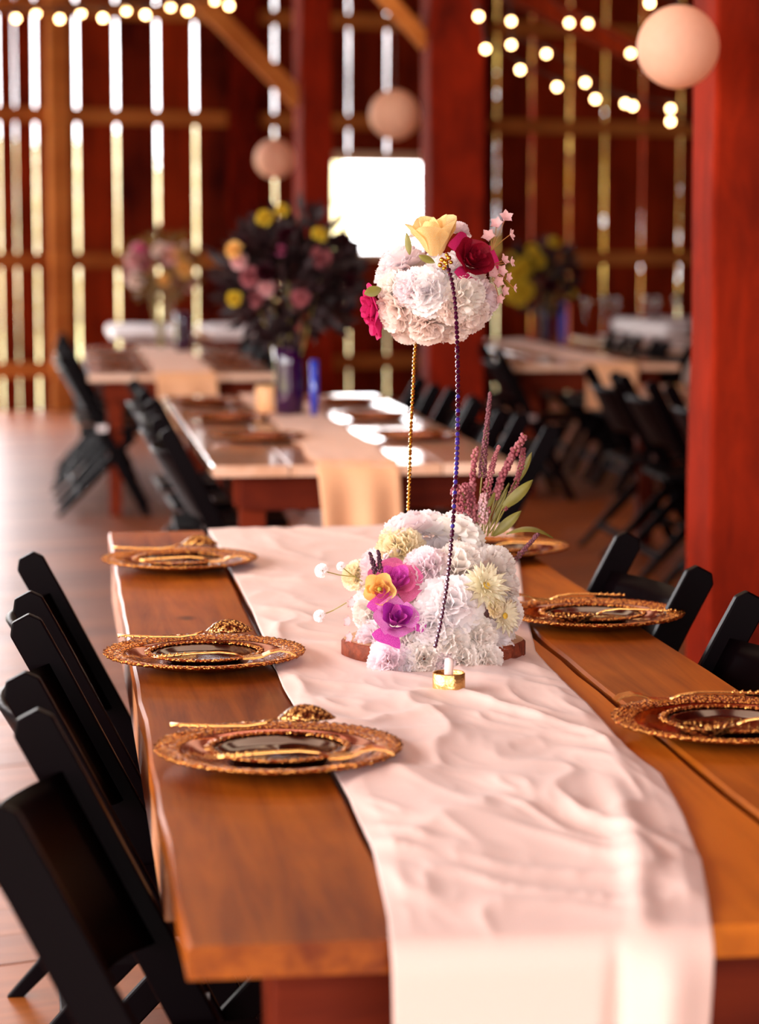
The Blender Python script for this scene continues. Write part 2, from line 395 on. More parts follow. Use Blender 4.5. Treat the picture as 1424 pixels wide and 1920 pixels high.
for i, (u, y, h, r) in enumerate(((985, 32, 9, 1.15), (1075, 37, 9, 1.25), (1150, 42, 10, 1.3), (1230, 47, 11, 1.4), (1310, 52, 11, 1.5))):
    p = on_y(u, 450, y)
    tree(p.x, y, h, r, 'dark leafy tree outside, %s through slits right of window' % ['leftmost', 'second from left', 'middle', 'second from right', 'rightmost'][i], 20 + i)

def hedge(u, y, wd, h, label, seed):
    p = on_y(u, 450, y); t = empty('hedge', (p.x, y, -.3)); tag(t, label, 'hedge', 'sunny shrubs outside'); rr = random.Random(seed); m = MB()
    MB().tube([(0, 0, 0), (.1, 0, h * .5)], [.15, .08], 7).build('trunk', M_TRUNK, t, True)
    for _ in range(700):
        v = Vector((rr.gauss(0, 1), rr.gauss(0, 1), rr.gauss(0, 1))).normalized()
        c = Vector((v.x * wd, v.y * .8, h * .5 + v.z * h * .5)); a = Vector((rr.gauss(0, 1), rr.gauss(0, .4), rr.gauss(0, 1))).normalized() * .38
        b_ = a.cross(Vector((rr.gauss(0, .4), 1, rr.gauss(0, .4)))).normalized() * .25
        m.add([c - a, c + b_, c + a, c - b_], [(0, 1, 2, 3)])
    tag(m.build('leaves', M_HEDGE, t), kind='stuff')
for i, u in enumerate((20, 200, 380, 560)): hedge(u, 48 + 4.5 * i, 1.1, 3.5 + .3 * i, 'pale sunlit shrub outside, %s of four seen through the left slits' % ['leftmost', 'second', 'third', 'rightmost'][i], 60 + i)

# ---------------------------------------------------------------- tables
TZ = .76
def make_table(label, x0, x1, y0, y1, mat, edges=None, seed=0, front=False):
    rr = random.Random(seed)
    t = empty('farm_table', ((x0 + x1) / 2, (y0 + y1) / 2, 0)); tag(t, label, 'table')
    edges = edges or [x0 + (x1 - x0) * k / 4 for k in range(5)]
    cx, cy = (x0 + x1) / 2, (y0 + y1) / 2
    for a, b in zip(edges[:-1], edges[1:]):
        n = 24; vs = []; fs = []; L = y1 - y0
        gp = .0055 if front else .003; g0 = gp if a != x0 else 0; g1 = gp if b != x1 else 0; wob = .0022 if front else .001
        e0 = rr.uniform(-.006, .006) if front else 0
        for i in range(n + 1):
            y = -L / 2 + e0 * (1 if i == 0 else 0) + L * i / n
            l, r = a - cx + g0 + rr.uniform(-wob, wob), b - cx - g1 + rr.uniform(-wob, wob)
            for x, z in ((l, TZ - .035), (r, TZ - .035), (r, TZ - .004), (r - .005, TZ), (l + .005, TZ), (l, TZ - .004)): vs.append((x, y, z))
        for i in range(n):
            for k in range(6): fs.append((i * 6 + k, i * 6 + (k + 1) % 6, i * 6 + 6 + (k + 1) % 6, i * 6 + 6 + k))
        fs += [(5, 4, 3, 2, 1, 0), tuple(n * 6 + k for k in range(6))]
        MB().add(vs, fs).build('plank', mat, t)
    W_, L = x1 - x0, y1 - y0
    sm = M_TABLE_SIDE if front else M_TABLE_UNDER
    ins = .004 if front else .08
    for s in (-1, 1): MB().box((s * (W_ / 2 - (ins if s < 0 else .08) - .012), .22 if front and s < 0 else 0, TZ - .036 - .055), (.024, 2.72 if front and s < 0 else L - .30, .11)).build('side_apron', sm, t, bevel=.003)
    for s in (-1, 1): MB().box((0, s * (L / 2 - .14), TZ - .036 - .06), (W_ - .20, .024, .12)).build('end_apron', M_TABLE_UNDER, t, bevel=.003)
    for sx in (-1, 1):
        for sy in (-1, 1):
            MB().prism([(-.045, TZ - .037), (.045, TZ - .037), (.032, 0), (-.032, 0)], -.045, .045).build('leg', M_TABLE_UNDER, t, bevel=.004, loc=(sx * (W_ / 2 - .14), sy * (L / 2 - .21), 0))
    return t
T1 = (.1205, 1.055, 2.355, 5.82)
make_table('long wooden farm table in front with six amber place settings and flower centerpiece', *T1, M_TABLE, [.1205, .359, .60, .842, 1.055], 1, True)
make_table('second long table behind the front one, with six plates and dark bouquet', .48, 1.45, 7.5, 10.95, M_GLOSS_TABLE, seed=2)
make_table('back left long table with peach runner and pink bouquet', .17, 1.15, 12.7, 16.1, M_GLOSS_TABLE, seed=3)
make_table('long table right of the flower ball with a purple vase', 2.56, 3.52, 13.4, 16.8, M_GLOSS_TABLE, seed=5)
make_table('long table half hidden behind the right post', 2.66, 3.62, 8.4, 11.5, M_GLOSS_TABLE, seed=6)
make_table('far left table by the slatted wall, with white cloths', .45, 1.75, 18.2, 20.2, M_GLOSS_TABLE, seed=7)
make_table('far right table by the dark wall, under a white cloth', 5.0, 6.7, 19.4, 21.4, M_GLOSS_TABLE, seed=8)
make_table('table near the right post with white runner', 3.75, 4.6, 14.9, 17.4, M_GLOSS_TABLE, seed=9)

# ---------------------------------------------------------------- runners
def wrinkle(x, y, amp):
    p = Vector((x * 4.6 + y * 2.0, y * 2.0 - x * 1.6, 1.3))
    q = p + .30 * noise.noise_vector(p * 1.3)
    a = (1 - abs(noise.noise(q * 1.15))) ** 4
    b = (1 - abs(noise.noise(Vector((q.x * 2.1 + 9, q.y * 2.6, 4.0))))) ** 4
    c = (1 - abs(noise.noise(Vector((q.x * 5.3, q.y * 6.8 + 3, 7.0))))) ** 3
    return amp * (.9 * a + .6 * b + .12 * c)
Lp = [(391, 995), (412, 1030), (470, 1140), (497, 1205), (530, 1290), (562, 1345), (600, 1400), (655, 1500), (700, 1600), (728, 1720), (735, 1790)]
Rp = [(965, 995), (975, 1060), (985, 1140), (1005, 1225), (1055, 1278), (1105, 1325), (1180, 1410), (1240, 1455), (1285, 1540), (1315, 1620), (1335, 1735), (1337, 1762)]
LP = [on_z(u, v, TZ + .004) for u, v in Lp]; RP = [on_z(u, v, TZ + .004) for u, v in Rp]
def interp(P, y):
    P = sorted(P, key=lambda p: p.y)
    if y <= P[0].y: return P[0].x
    for a, b in zip(P[:-1], P[1:]):
        if y <= b.y: return a.x + (b.x - a.x) * (y - a.y) / (b.y - a.y)
    return P[-1].x
YF, YB = 2.335, 5.80
def runner_front(i, j):
    s = i * (YB - YF + .62); v = j
    y = YB - s
    if y > YF:
        l, r = interp(LP, y), interp(RP, y); x = l + (r - l) * v
        near = min(1, max(0, (5.2 - y) / 1.6)); am = .005 + .006 * near
        ed = min(1, min(v, 1 - v) * 12 + .25); fr = min(1, (y - YF) / .12)
        z = TZ + .004 + wrinkle(x, y, am) * ed * (.25 + .75 * fr)
        z += .012 * math.exp(-((v - .80 - .06 * (y - 2.6)) / .05) ** 2) * math.exp(-((y - 2.65) / .35) ** 2)
        z -= .003 * (1 - fr)
        return (x, y, z)
    d = YF - y
    l, r = interp(LP, YF), interp(RP, YF); k = d / .62
    x = (l + .01 * k) + ((r - .035 * k) - (l + .01 * k)) * v
    fold = -.020 * math.exp(-((v - .86) / .10) ** 2) * min(1, d / .05) + .012 * math.exp(-((v - .70) / .03) ** 2) * min(1, d / .08)
    a = min(d, .02) / .02
    return (x, YF - .012 * a - .012 * k + fold, TZ + .001 - d + .004 * sin(v * 9) * k)
r1 = MB().grid(runner_front, 330, 120).build('table_runner', M_CLOTH, None, True)
tag(r1, 'crumpled blush pink cloth runner on the front table, hanging over its near end', 'table runner')
m = r1.modifiers.new('thick', 'SOLIDIFY'); m.thickness = .0012; m.offset = 1
def simple_runner(label, x0, x1, y0, y1, hang, mat, cross=False, amp=.006, seed=0, hang_back=0):
    tot = (y1 - y0) + hang + hang_back
    def fn(i, j):
        s = i * tot - hang_back; x = x0 + (x1 - x0) * j; xx = x + .012 * sin(s * 7 + seed)
        if s < 0: return (xx, y1 + .02, TZ + .006 + s)
        if s < y1 - y0: return (xx, y1 - s, TZ + .004 + wrinkle(x + seed, y1 - s, amp))
        d = s - (y1 - y0)
        return (xx + (j - .5) * -.04 * d, y0 - .012 - .012 * sin(j * 11 + seed) * min(1, d * 6) - .01, TZ + .006 - d)
    o = MB().grid(fn, 70, 24).build('table_runner', mat, None, True)
    m = o.modifiers.new('thick', 'SOLIDIFY'); m.thickness = .0015; m.offset = 1
    return tag(o, label, 'table runner')
simple_runner('peach cloth runner hanging over the near end of the second table', .81, 1.07, 7.5, 10.9, .55, M_CLOTH2, seed=1)
simple_runner('peach cloth runner hanging from the back left table with pink bouquet', .52, .84, 12.7, 16.0, .30, M_CLOTH2, seed=2)
simple_runner('tan cloth runner hanging from the table with the purple vase', 2.96, 3.26, 13.4, 16.7, .26, M_CLOTH2, seed=3)
simple_runner('white cloth runner hanging from the table near the right post', 3.93, 4.4, 14.9, 17.3, .45, M_WCLOTH, seed=4)
def cloth(label, x0, x1, y0, y1, drop):
    def fn(i, j):
        u, v = i * 1.2 - .1, j * 1.2 - .1
        x = x0 + (x1 - x0) * min(1, max(0, u)); y = y0 + (y1 - y0) * min(1, max(0, v)); z = TZ + .004 + wrinkle(x, y, .006)
        ex = max(0, -u, u - 1) / .1; ey = max(0, -v, v - 1) / .1
        z -= drop * max(ex, ey); x += (.02 + .015 * sin(y * 14)) * (1 if u > 1 else -1 if u < 0 else 0) * min(1, ex * 4); y += (.02 + .015 * sin(x * 14)) * (1 if v > 1 else -1 if v < 0 else 0) * min(1, ey * 4)
        return (x, y, z)
    o = MB().grid(fn, 48, 36).build('table_cloth', M_WCLOTH, None, True)
    return tag(o, label, 'tablecloth')
cloth('white cloth on the far left table, left half', .45, 1.02, 18.2, 20.2, .05)
cloth('white cloth on the far left table, right half', 1.18, 1.75, 18.2, 20.2, .05)
cloth('white cloth draped over the far right table', 5.0, 6.7, 19.4, 21.4, .12)

# ---------------------------------------------------------------- chairs
def bar(pts, wd):                                               # outline of a flat bar along a polyline in xz, rounded top
    L, Rr = [], []
    P = [Vector((p[0], p[1])) for p in pts]
    for i, p in enumerate(P):
        t = (P[min(i + 1, len(P) - 1)] - P[max(i - 1, 0)]).normalized(); n = Vector((-t.y, t.x))
        L.append(p + n * wd / 2); Rr.append(p - n * wd / 2)
    return L, Rr
def make_chair():
    t = empty('folding_chair')
    path = [(-.208, .845), (-.192, .815), (-.168, .77), (-.025, .49), (.10, .24), (.225, .0)]
    L, Rr = bar(path, .056)
    t0 = (Vector(path[0]) - Vector(path[1])).normalized(); n0 = Vector((-t0.y, t0.x))
    cap = [Vector(path[0]) + n0 * .028 * cos(a) * -1 + t0 * .018 * sin(a) for a in (.5, 1.1, 1.8, 2.6)]
    out = L[::-1] + [c for c in (Vector(path[0]) + n0 * -0 + t0 * .016 + n0 * k for k in (-.012, .014))][::-1] * 0 + [Vector(path[0]) + t0 * .017 + n0 * k * .028 for k in ((.55, 0, -.55) if (L[0] - (Vector(path[0]) + n0 * .028)).length < .01 else (-.55, 0, .55))] + Rr
    out[len(L) + 3 + len(Rr) - 1].y = 0; out[0].y = 0
    for s in (-1, 1):
        MB().prism([(p.x, p.y) for p in out], s * .262 - .011, s * .262 + .011).build('side_rail', M_CHAIR, t, bevel=.003)
    d = (Vector((-.025, .49)) - Vector((-.168, .77))).normalized(); nb = Vector((-abs(d.y), -abs(d.x)))   # backwards and down
    def panel(th):
        def fn(i, j):
            v = j * 2 - 1; y = v * .251; bow = .062 * (1 - v * v) * (1 - .25 * i)
            top = .012 + .03 * v * v; bot = .275 + .03 * v * v * 1.4 - .02
            s = top + (bot - top) * i
            c = Vector((-.196, .822)) + d * s + nb * (bow + th)
            return (c.x, y, c.y)
        return fn
    m = MB(); f0, f1 = panel(.006), panel(-.006); nu, nv = 8, 14
    m.grid(f0, nu, nv); k = len(m.v); m.grid(f1, nu, nv)
    rim = [i * (nv + 1) for i in range(nu + 1)] + [nu * (nv + 1) + j for j in range(1, nv + 1)] + [i * (nv + 1) + nv for i in range(nu - 1, -1, -1)] + [j for j in range(nv - 1, 0, -1)]
    m.f += [(rim[a], rim[(a + 1) % len(rim)], rim[(a + 1) % len(rim)] + k, rim[a] + k) for a in range(len(rim))]
    m.build('back_panel', M_CHAIR, t, True)
    for o in t.children[-1:]:
        e = o.modifiers.new('edge', 'EDGE_SPLIT'); e.split_angle = radians(50)
    def seat(i, j):
        x = -.13 + .40 * i; hw = .222 + .012 * sin(i * pi)
        return (x, (j * 2 - 1) * hw, .452 + .02 * i - .008 * sin(i * pi) * sin(j * pi))
    sm = MB(); sm.grid(seat, 8, 8); k = len(sm.v); sm.grid(lambda i, j: (seat(i, j)[0], seat(i, j)[1], seat(i, j)[2] - .022), 8, 8)
    nv = 8; rim = [i * 9 for i in range(9)] + [72 + j for j in range(1, 9)] + [i * 9 + 8 for i in range(7, -1, -1)] + [j for j in range(7, 0, -1)]
    sm.f += [(rim[a], rim[(a + 1) % len(rim)], rim[(a + 1) % len(rim)] + k, rim[a] + k) for a in range(len(rim))]
    sm.build('seat', M_CHAIR, t)
    for s in (-1, 1):
        L, Rr = bar([(.16, .43), (-.06, .20), (-.25, 0)], .045)
        out = L + Rr[::-1]; out[2].y = 0; out[3].y = 0
        MB().prism([(p.x, p.y) for p in out], s * .236 - .010, s * .236 + .010).build('rear_leg', M_CHAIR, t, bevel=.003)
        b = MB().box((-.012, s * .2755, .47), (.05, .003, .03)); b.ball((-.012, s * .2775, .47), .008, 8, 4)
        b.build('bracket', M_STEEL, t)
    MB().box((.16, 0, .125), (.018, .503, .034)).build('rung', M_CHAIR, t, bevel=.003)
    MB().box((-.155, 0, .10), (.018, .453, .034)).build('rung', M_CHAIR, t, bevel=.003)
    MB().box((.0, 0, .43), (.03, .503, .02)).build('seat_rail', M_CHAIR, t, bevel=.003)
    return t
proto = make_chair(); used = [False]
ORD = ['nearest', 'second from the front', 'third from the front', 'fourth from the front', 'farthest']
def chair(x, y, rz, label, group):
    o = proto if not used[0] else copy_tree(proto); used[0] = True
    o.location = (x, y, 0); o.rotation_euler = (0, 0, rz); o['label'] = label; o['category'] = 'chair'; o['group'] = group
def row(x, ys, side, tab, group):
    for i, y in enumerate(ys):
        rz = (0 if side == 'left' else pi) + rnd.uniform(-.05, .05)
        chair(x + rnd.uniform(-.02, .02), y, rz, 'dark folding chair, %s, %s of the %s' % (ORD[i], side, tab), group)
for (x, y, r), lab in zip(((.155, 2.79, -4), (.155, 3.60, 0), (.155, 4.38, 0)), ('nearest', 'middle', 'farthest')):
    chair(x, y, radians(r), '%s of the three dark folding chairs along the left side of the front table' % lab, 'chairs at the front table')
for (x, y, r), lab in zip(((.95, 3.70, 178), (.955, 4.54, 181)), ('nearer', 'farther')):
    chair(x, y, radians(r), '%s of the two dark folding chairs right of the front table' % lab, 'chairs at the front table')
row(.56, (7.95, 8.7, 9.45, 10.2), 'left', 'second table', 'chairs at the second table')
row(1.38, (7.95, 8.7, 9.45, 10.2), 'right', 'second table', 'chairs at the second table')
row(.25, (13.1, 13.9, 14.7, 15.5), 'left', 'back table with pink bouquet', 'chairs at the back left table')
row(1.08, (13.1, 13.9, 14.7, 15.5), 'right', 'back table with pink bouquet', 'chairs at the back left table')
row(2.64, (13.55, 14.8, 15.5), 'left', 'table with the purple vase', 'chairs at the purple vase table')
row(3.44, (13.85, 14.65, 15.4), 'right', 'table with the purple vase', 'chairs at the purple vase table')
row(2.74, (8.8, 9.55, 10.3, 11.05), 'left', 'table behind the right post', 'chairs at the table behind the post')
for i, x in enumerate((5.35, 5.95, 6.55)):
    chair(x, 19.15, pi / 2, '%s dark folding chair in front of the far right white table' % ('left', 'middle', 'right')[i], 'chairs at the far right table')

# ---------------------------------------------------------------- place settings
def plate_meshes():
    n = 96
    body = MB().lathe([(.0001, .006), (.060, .006), (.098, .0065), (.108, .010), (.120, .0155), (.140, .018), (.1565, .0195), (.157, .017), (.12, .011), (.1, .002), (.0001, .001)], n)
    def wob(q, j, r, z):
        k = sin(q * 36); f = (j / 4.0 if j <= 4 else (8 - j) / 4.0)
        return r + .0016 * k * f * (j == 4 or j == 5), z + .0012 * sin(q * 72 + j * 1.6) * f
    rim = MB().lathe([(.134, .0178), (.141, .0206), (.148, .0205), (.156, .0222), (.1665, .0230), (.164, .0185), (.156, .0182), (.144, .0180), (.134, .0178)], 216, wob=wob)
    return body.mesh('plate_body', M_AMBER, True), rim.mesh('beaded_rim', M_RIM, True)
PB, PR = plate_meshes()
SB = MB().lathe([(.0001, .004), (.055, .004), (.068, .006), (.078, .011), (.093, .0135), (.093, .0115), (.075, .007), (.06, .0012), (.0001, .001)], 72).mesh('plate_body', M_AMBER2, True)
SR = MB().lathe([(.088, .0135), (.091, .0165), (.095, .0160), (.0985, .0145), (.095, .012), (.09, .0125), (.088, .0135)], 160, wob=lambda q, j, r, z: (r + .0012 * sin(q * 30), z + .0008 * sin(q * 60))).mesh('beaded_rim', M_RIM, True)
def spoon_meshes():
    def bowl(i, j):
        a = 2 * pi * j; r = i; x = .041 * r * cos(a) * (1 + .12 * cos(a)); y = .0255 * r * sin(a)
        bump = .0011 * sin(x * 900) * sin(y * 900) * (1 - r) ** .5 if r < .93 else 0
        return (x, y, -.019 * (1 - r * r) + bump)
    b = MB().grid(bowl, 14, 40)
    h = MB(); pts = [(-.040, 0, .0), (-.055, 0, .006), (-.08, 0, .009), (-.12, 0, .008), (-.165, 0, .005), (-.185, 0, .004)]
    wd = [.004, .0032, .0032, .004, .006, .0075]; vs = []; fs = []
    for p, w_ in zip(pts, wd):
        for dy, dz in ((-w_, 0), (-w_ * .5, .0018), (w_ * .5, .0018), (w_, 0), (w_ * .5, -.0014), (-w_ * .5, -.0014)): vs.append((p[0], dy, p[2] + dz))
    for i in range(len(pts) - 1):
        for k in range(6): fs.append((i * 6 + k, i * 6 + (k + 1) % 6, i * 6 + 6 + (k + 1) % 6, i * 6 + 6 + k))
    fs += [(0, 1, 2, 3, 4, 5), tuple(range(35, 29, -1))]
    h.add(vs, fs)
    for k in range(9): h.ball((-.135 - k * .006, .0045 * (-1) ** k, .008 - k * .0003), .0024, 6, 4)
    return b.mesh('bowl', M_GOLDP, True), h.mesh('handle', M_GOLD, True)
BO, HA = spoon_meshes()
def fork_meshes():
    tn = MB()
    pts = [(.012, .002), (.025, .008), (.040, .011), (.056, .008), (.066, .002)]
    L, Rr = bar(pts, .0022)
    tn.prism([(p.x, p.y) for p in L + Rr[::-1]], -.0017, .0017)
    nk = MB().prism([(-.02, -.002), (.0, -.002), (.014, .001), (.013, .0035), (.0, .002), (-.02, .001)], -.0115, .0115)
    return tn.mesh('tine', M_GOLD), nk.mesh('tine_root', M_GOLD)
TI, NK = fork_meshes()
SOL = {}
def spoon(x, y, z, rz, up, label):
    t = empty('spoon', (x, y, z), rz); tag(t, label, 'spoon', 'gold spoons on the front table')
    if not up: t.rotation_euler = (pi, 0, rz)
    o = link('bowl', BO, t); m = o.modifiers.new('thick', 'SOLIDIFY'); m.thickness = .0014
    link('handle', HA, t)
    return t
def fork(x, y, z, rz, label):
    t = empty('fork', (x, y, z), rz); tag(t, label, 'fork', 'gold forks on the front table')
    for k in range(4): link('tine', TI, t, (0, -.0098 + k * .00653, 0))
    link('tine_root', NK, t); link('handle', HA, t, (.022, 0, .0))
    return t
def setting(x, y, side, where):
    p = empty('charger_plate', (x, y, TZ + .0055 if side == 'left' else TZ)); tag(p, 'amber charger plate with gold rim, ' + where, 'plate', 'charger plates on the front table')
    p.location.z = TZ + (.004 if True else 0)
    link('plate_body', PB, p); link('beaded_rim', PR, p)
    s = empty('salad_plate', (x, y, p.location.z + .0062)); tag(s, 'small dark plate inside the charger, ' + where, 'plate', 'small plates on the front table')
    link('plate_body', SB, s); link('beaded_rim', SR, s)
    z = p.location.z + .030; b = .112
    if side == 'left':
        spoon(x + .045, y + b, z + .006, 0, False, 'gold spoon lying bowl down on plate ' + where).rotation_euler.y = 0
        fork(x + .075, y - b + .012, z - .004, 0, 'gold fork across the front of plate ' + where)
    else:
        fork(x - .075, y + b, z - .002, pi + .05, 'gold fork across the back of plate ' + where)
        spoon(x - .055, y - b + .02, z + .001, pi - .05, True, 'gold spoon lying bowl up on plate ' + where)
setting(.290, 3.18, 'left', 'nearest on the left side of front table')
setting(.238, 3.95, 'left', 'middle on the left side of front table')
setting(.258, 5.14, 'left', 'farthest on the left side of front table')
setting(.942, 3.285, 'right', 'nearest on the right side of front table')
setting(.968, 4.28, 'right', 'middle on the right side of front table')
setting(.962, 5.25, 'right', 'farthest on the right side of the front table')
def far_plate(x, y, label, grp):
    p = empty('charger_plate', (x, y, TZ)); tag(p, label, 'plate', grp); link('plate_body', PB, p); link('beaded_rim', PR, p)
for i, (x, y) in enumerate(((.70, 8.45), (.66, 9.4), (.63, 10.3))): far_plate(x, y, '%s amber plate on the left side of the second table' % ('nearest', 'middle', 'farthest')[i], 'plates on the second table')
for i, (x, y) in enumerate(((1.25, 8.45), (1.25, 9.4), (1.25, 10.3))): far_plate(x, y, '%s amber plate on the right side of the second table' % ('nearest', 'middle', 'farthest')[i], 'plates on the second table')
for i, (x, y) in enumerate(((.36, 13.3), (.36, 14.2), (.36, 15.1))): far_plate(x, y, '%s plate on the left side of the table with pink bouquet' % ('nearest', 'middle', 'farthest')[i], 'plates on the back left table')
for i, (x, y) in enumerate(((.99, 13.3), (.99, 14.2))): far_plate(x, y, '%s plate on the right side of the table with pink bouquet' % ('nearer', 'farther')[i], 'plates on the back left table')

# candle cup before the flowers
c = on_z(842, 1292, TZ + .012)
cc = empty('candle_cup', (c.x, c.y, TZ + .010)); tag(cc, 'small brushed gold candle cup with pale candle in front of the flowers', 'candle holder')
MB().lathe([(.0001, 0), (.0245, 0), (.0252, .002), (.0252, .027), (.0240, .0285), (.0228, .027), (.0228, .010), (.0001, .010)], 40).build('cup', M_CUP, cc, True)
MB().lathe([(.0001, .010), (.0075, .010), (.0070, .046), (.0055, .050), (.0001, .051)], 16).build('candle', M_CANDLE, cc, True)
o = MB().lathe([(.0225, .012), (.0222, .022), (.0078, .022)], 24).build('wax', M_CUP, cc, True)

# ---------------------------------------------------------------- the flower centerpiece
CY = 3.97
base = on_y(812, 1255, CY)
SL = TZ + .008
sl = empty('wood_slice', (on_y(815, 1200, CY).x, CY, SL)); tag(sl, 'round slice of wood with rough bark under the flower centerpiece', 'wood slice')
rr = random.Random(5); ph = [rr.uniform(0, 6) for _ in range(6)]
wobs = lambda q: 1 + .03 * sin(3 * q + ph[0]) + .025 * sin(5 * q + ph[1]) + .012 * sin(11 * q + ph[2])
MB().lathe([(.146, .0), (.150, .004), (.150, .026), (.146, .030)], 90, wob=lambda q, j, r, z: (r * wobs(q), z)).build('bark', M_BARK, sl, True)
MB().lathe([(.0001, .0295), (.08, .0298), (.1465, .030)], 90, wob=lambda q, j, r, z: (r * (wobs(q) if j else 1), z)).build('cut_face', M_SLICE, sl, True)

def petal(Ln, Wd, cup, curl, frill, nu, nv, rng, serr=0.0, tipw=.9):
    ph1, ph2 = rng.uniform(0, 6), rng.uniform(0, 6)
    def fn(i, j):
        v = j * 2 - 1; wv = Wd * (sin(pi * (.06 + .5 * i ** .8)) if tipw > .5 else sin(pi * (.05 + .9 * i))) 
        y = Ln * i * (1 - .16 * v * v * i) + (serr * Ln * (1 if int(j * nv) % 2 else -1) * (1 if i > .97 else 0))
        z = cup * v * v * Wd * 2 * i + curl * i * i * Ln + frill * Ln * i * (sin(v * 5.5 + ph1) + .6 * sin(v * 9 + ph2))
        return (v * wv, y, z)
    return fn
def frame(p, n, spin=0):
    q = Vector(n).to_track_quat('Z', 'Y').to_matrix().to_4x4()
    return Matrix.Translation(p) @ q @ Matrix.Rotation(spin, 4, 'Z')
def carnation_mesh(name, mat, seed, n=50, R=1.0, frill=.055):
    g_ = random.Random(seed); m = MB()
    for k in range(n):
        t = (k + .5) / n; pol = radians(4 + 96 * t ** .75); az = k * 2.39996
        Ln = R * g_.uniform(.80, .98) * (.86 + .14 * t); Wd = R * g_.uniform(.28, .46)
        fn = petal(Ln * .72, Wd, -.10, g_.uniform(-.02, .22), frill, 5, 12, g_, .035)
        a = Matrix.Rotation(az, 4, 'Z') @ Matrix.Rotation(pi / 2 - pol, 4, 'X') @ Matrix.Translation((0, Ln * .27, 0)) @ Matrix.Rotation(g_.uniform(-.6, .6), 4, 'Y')
        m.grid(fn, 5, 12, a)
    return m.mesh(name, mat, True)
CARN = [carnation_mesh('white_carnation', m_, s) for s, m_ in ((1, M_WHITE_P), (2, M_ROSY_P), (3, M_IVORY_P))]
CARNB = [carnation_mesh('blush_carnation', M_BLUSH_P, s) for s in (5, 6)]
CARNC = carnation_mesh('cream_carnation', M_CREAM_P, 8, 70)
def mum_mesh(name, mat, seed, rings):
    g_ = random.Random(seed); m = MB()
    for (n, pol, Ln, Wd) in rings:
        for k in range(n):
            az = 2 * pi * (k + g_.uniform(-.2, .2)) / n
            fn = petal(Ln * g_.uniform(.9, 1.05), Wd, .25, .06, .0, 4, 3, g_, tipw=0)
            m.grid(fn, 4, 3, Matrix.Rotation(az, 4, 'Z') @ Matrix.Rotation(radians(90 - pol) + g_.uniform(-.1, .1), 4, 'X'))
    return m.mesh(name, mat, True)
FC = empty('flower_centerpiece', (base.x, CY, SL + .030))
tag(FC, 'tall centerpiece with flower ball held on two beaded strands above a flower dome', 'flower arrangement')
INV = Matrix.Translation(FC.location).inverted()
def put(name, me, p, n, size, spin=0, parent=None):
    o = link(name, me, parent or FC); o.matrix_local = INV @ frame(p, n, spin) @ Matrix.Scale(size, 4); return o
px = CY / F                                                     # metres per pixel at the flowers
def ell(center, ax, u, v):                                      # where the line of sight meets an ellipsoid
    A = Vector((1 / ax[0], 1 / ax[1], 1 / ax[2])); d0 = ray(u, v).normalized(); o0 = Vector((0, 0, H)) - center
    d = Vector(a * b for a, b in zip(d0, A)); o_ = Vector(a * b for a, b in zip(o0, A))
    B = d.dot(o_); C = o_.dot(o_) - 1; disc = B * B - d.dot(d) * C
    t = (-B - sqrt(max(0, disc))) / d.dot(d)
    pt = Vector((0, 0, H)) + d0 * t; e = pt - center
    return pt, Vector((e.x / ax[0] ** 2, e.y / ax[1] ** 2, e.z / ax[2] ** 2)).normalized()
def fwd(p, d): return p + (Vector((0, 0, H)) - p).normalized() * d
DC = on_y(815, 1160, CY); DAX = (.120, .150, .120)
BC = on_y(815, 556, CY); BAX = (.084, .078, .066)
MB().ball((0, 0, 0), 1, 20, 12, INV @ Matrix.Translation(on_y(815, 1200, CY)) @ Matrix.Diagonal((.10, .095, .085, 1))).build('floral_foam', M_FOAM, FC, True)
MB().ball((0, 0, 0), 1, 20, 12, INV @ Matrix.Translation(BC) @ Matrix.Diagonal((.062, .058, .048, 1))).build('floral_foam', M_FOAM, FC, True)
fl = random.Random(11)
dome = [(700, 1205, 50), (728, 1240, 42), (795, 1236, 42), (868, 1060, 62), (935, 1058, 48), (850, 1130, 62), (925, 1215, 52), (868, 1236, 42), (688, 1150, 40), (800, 1060, 50), (955, 1150, 42), (765, 1195, 44), (912, 1243, 40), (690, 1215, 38), (762, 1246, 32), (832, 1240, 32), (840, 1205, 44), (900, 1200, 44), (770, 1215, 40), (945, 1215, 40), (950, 1095, 40), (715, 1095, 36), (810, 1170, 54)]
for u, v, r in dome:
    p, n = ell(DC, DAX, u, v)
    n = (n + Vector((0, -.55, .10))).normalized()
    if v > 1222: p = on_y(u, v, CY - .150); n = Vector(((p.x - DC.x) * 3, -1, .15)).normalized()
    put('white_carnation', fl.choice(CARN), p - n * r * px * .3, n, r * px * 1.12, fl.uniform(0, 6))
for k in range(11):                                             # the far side of the dome
    a = pi * (k + .5) / 11; zz = (.02, .075, .125)[k % 3]; q = sqrt(max(.1, 1 - (zz / .15) ** 2))
    n = Vector((cos(a) * q, sin(a) * q, zz * 4)).normalized(); p = Vector((DC.x + .10 * cos(a) * q, CY + .09 * sin(a) * q, SL + .055 + zz * 1.1))
    put('white_carnation', fl.choice(CARN), p, n, .055, k)
p, n = ell(DC, DAX, 752, 1030); o = put('cream_carnation', CARNC, fwd(p, .02), (-.1, -.75, .65), 56 * px); o['label'] = 'cream yellow carnation'
p, n = ell(DC, DAX, 672, 1080); put('cream_carnation', CARNC, fwd(p, .02), (-.6, -.6, .5), 36 * px)
p, n = ell(DC, DAX, 925, 1140); put('cream_carnation', CARNC, fwd(p, .04), n, 24 * px)
D1 = mum_mesh('daisy_petals', M_DAISY_P, 3, [(18, 88, 1, .15), (16, 72, .92, .14), (13, 52, .72, .12), (9, 30, .45, .08)])
D2 = mum_mesh('daisy_petals', M_DAISY_P, 4, [(14, 84, 1, .17), (12, 66, .85, .15)])
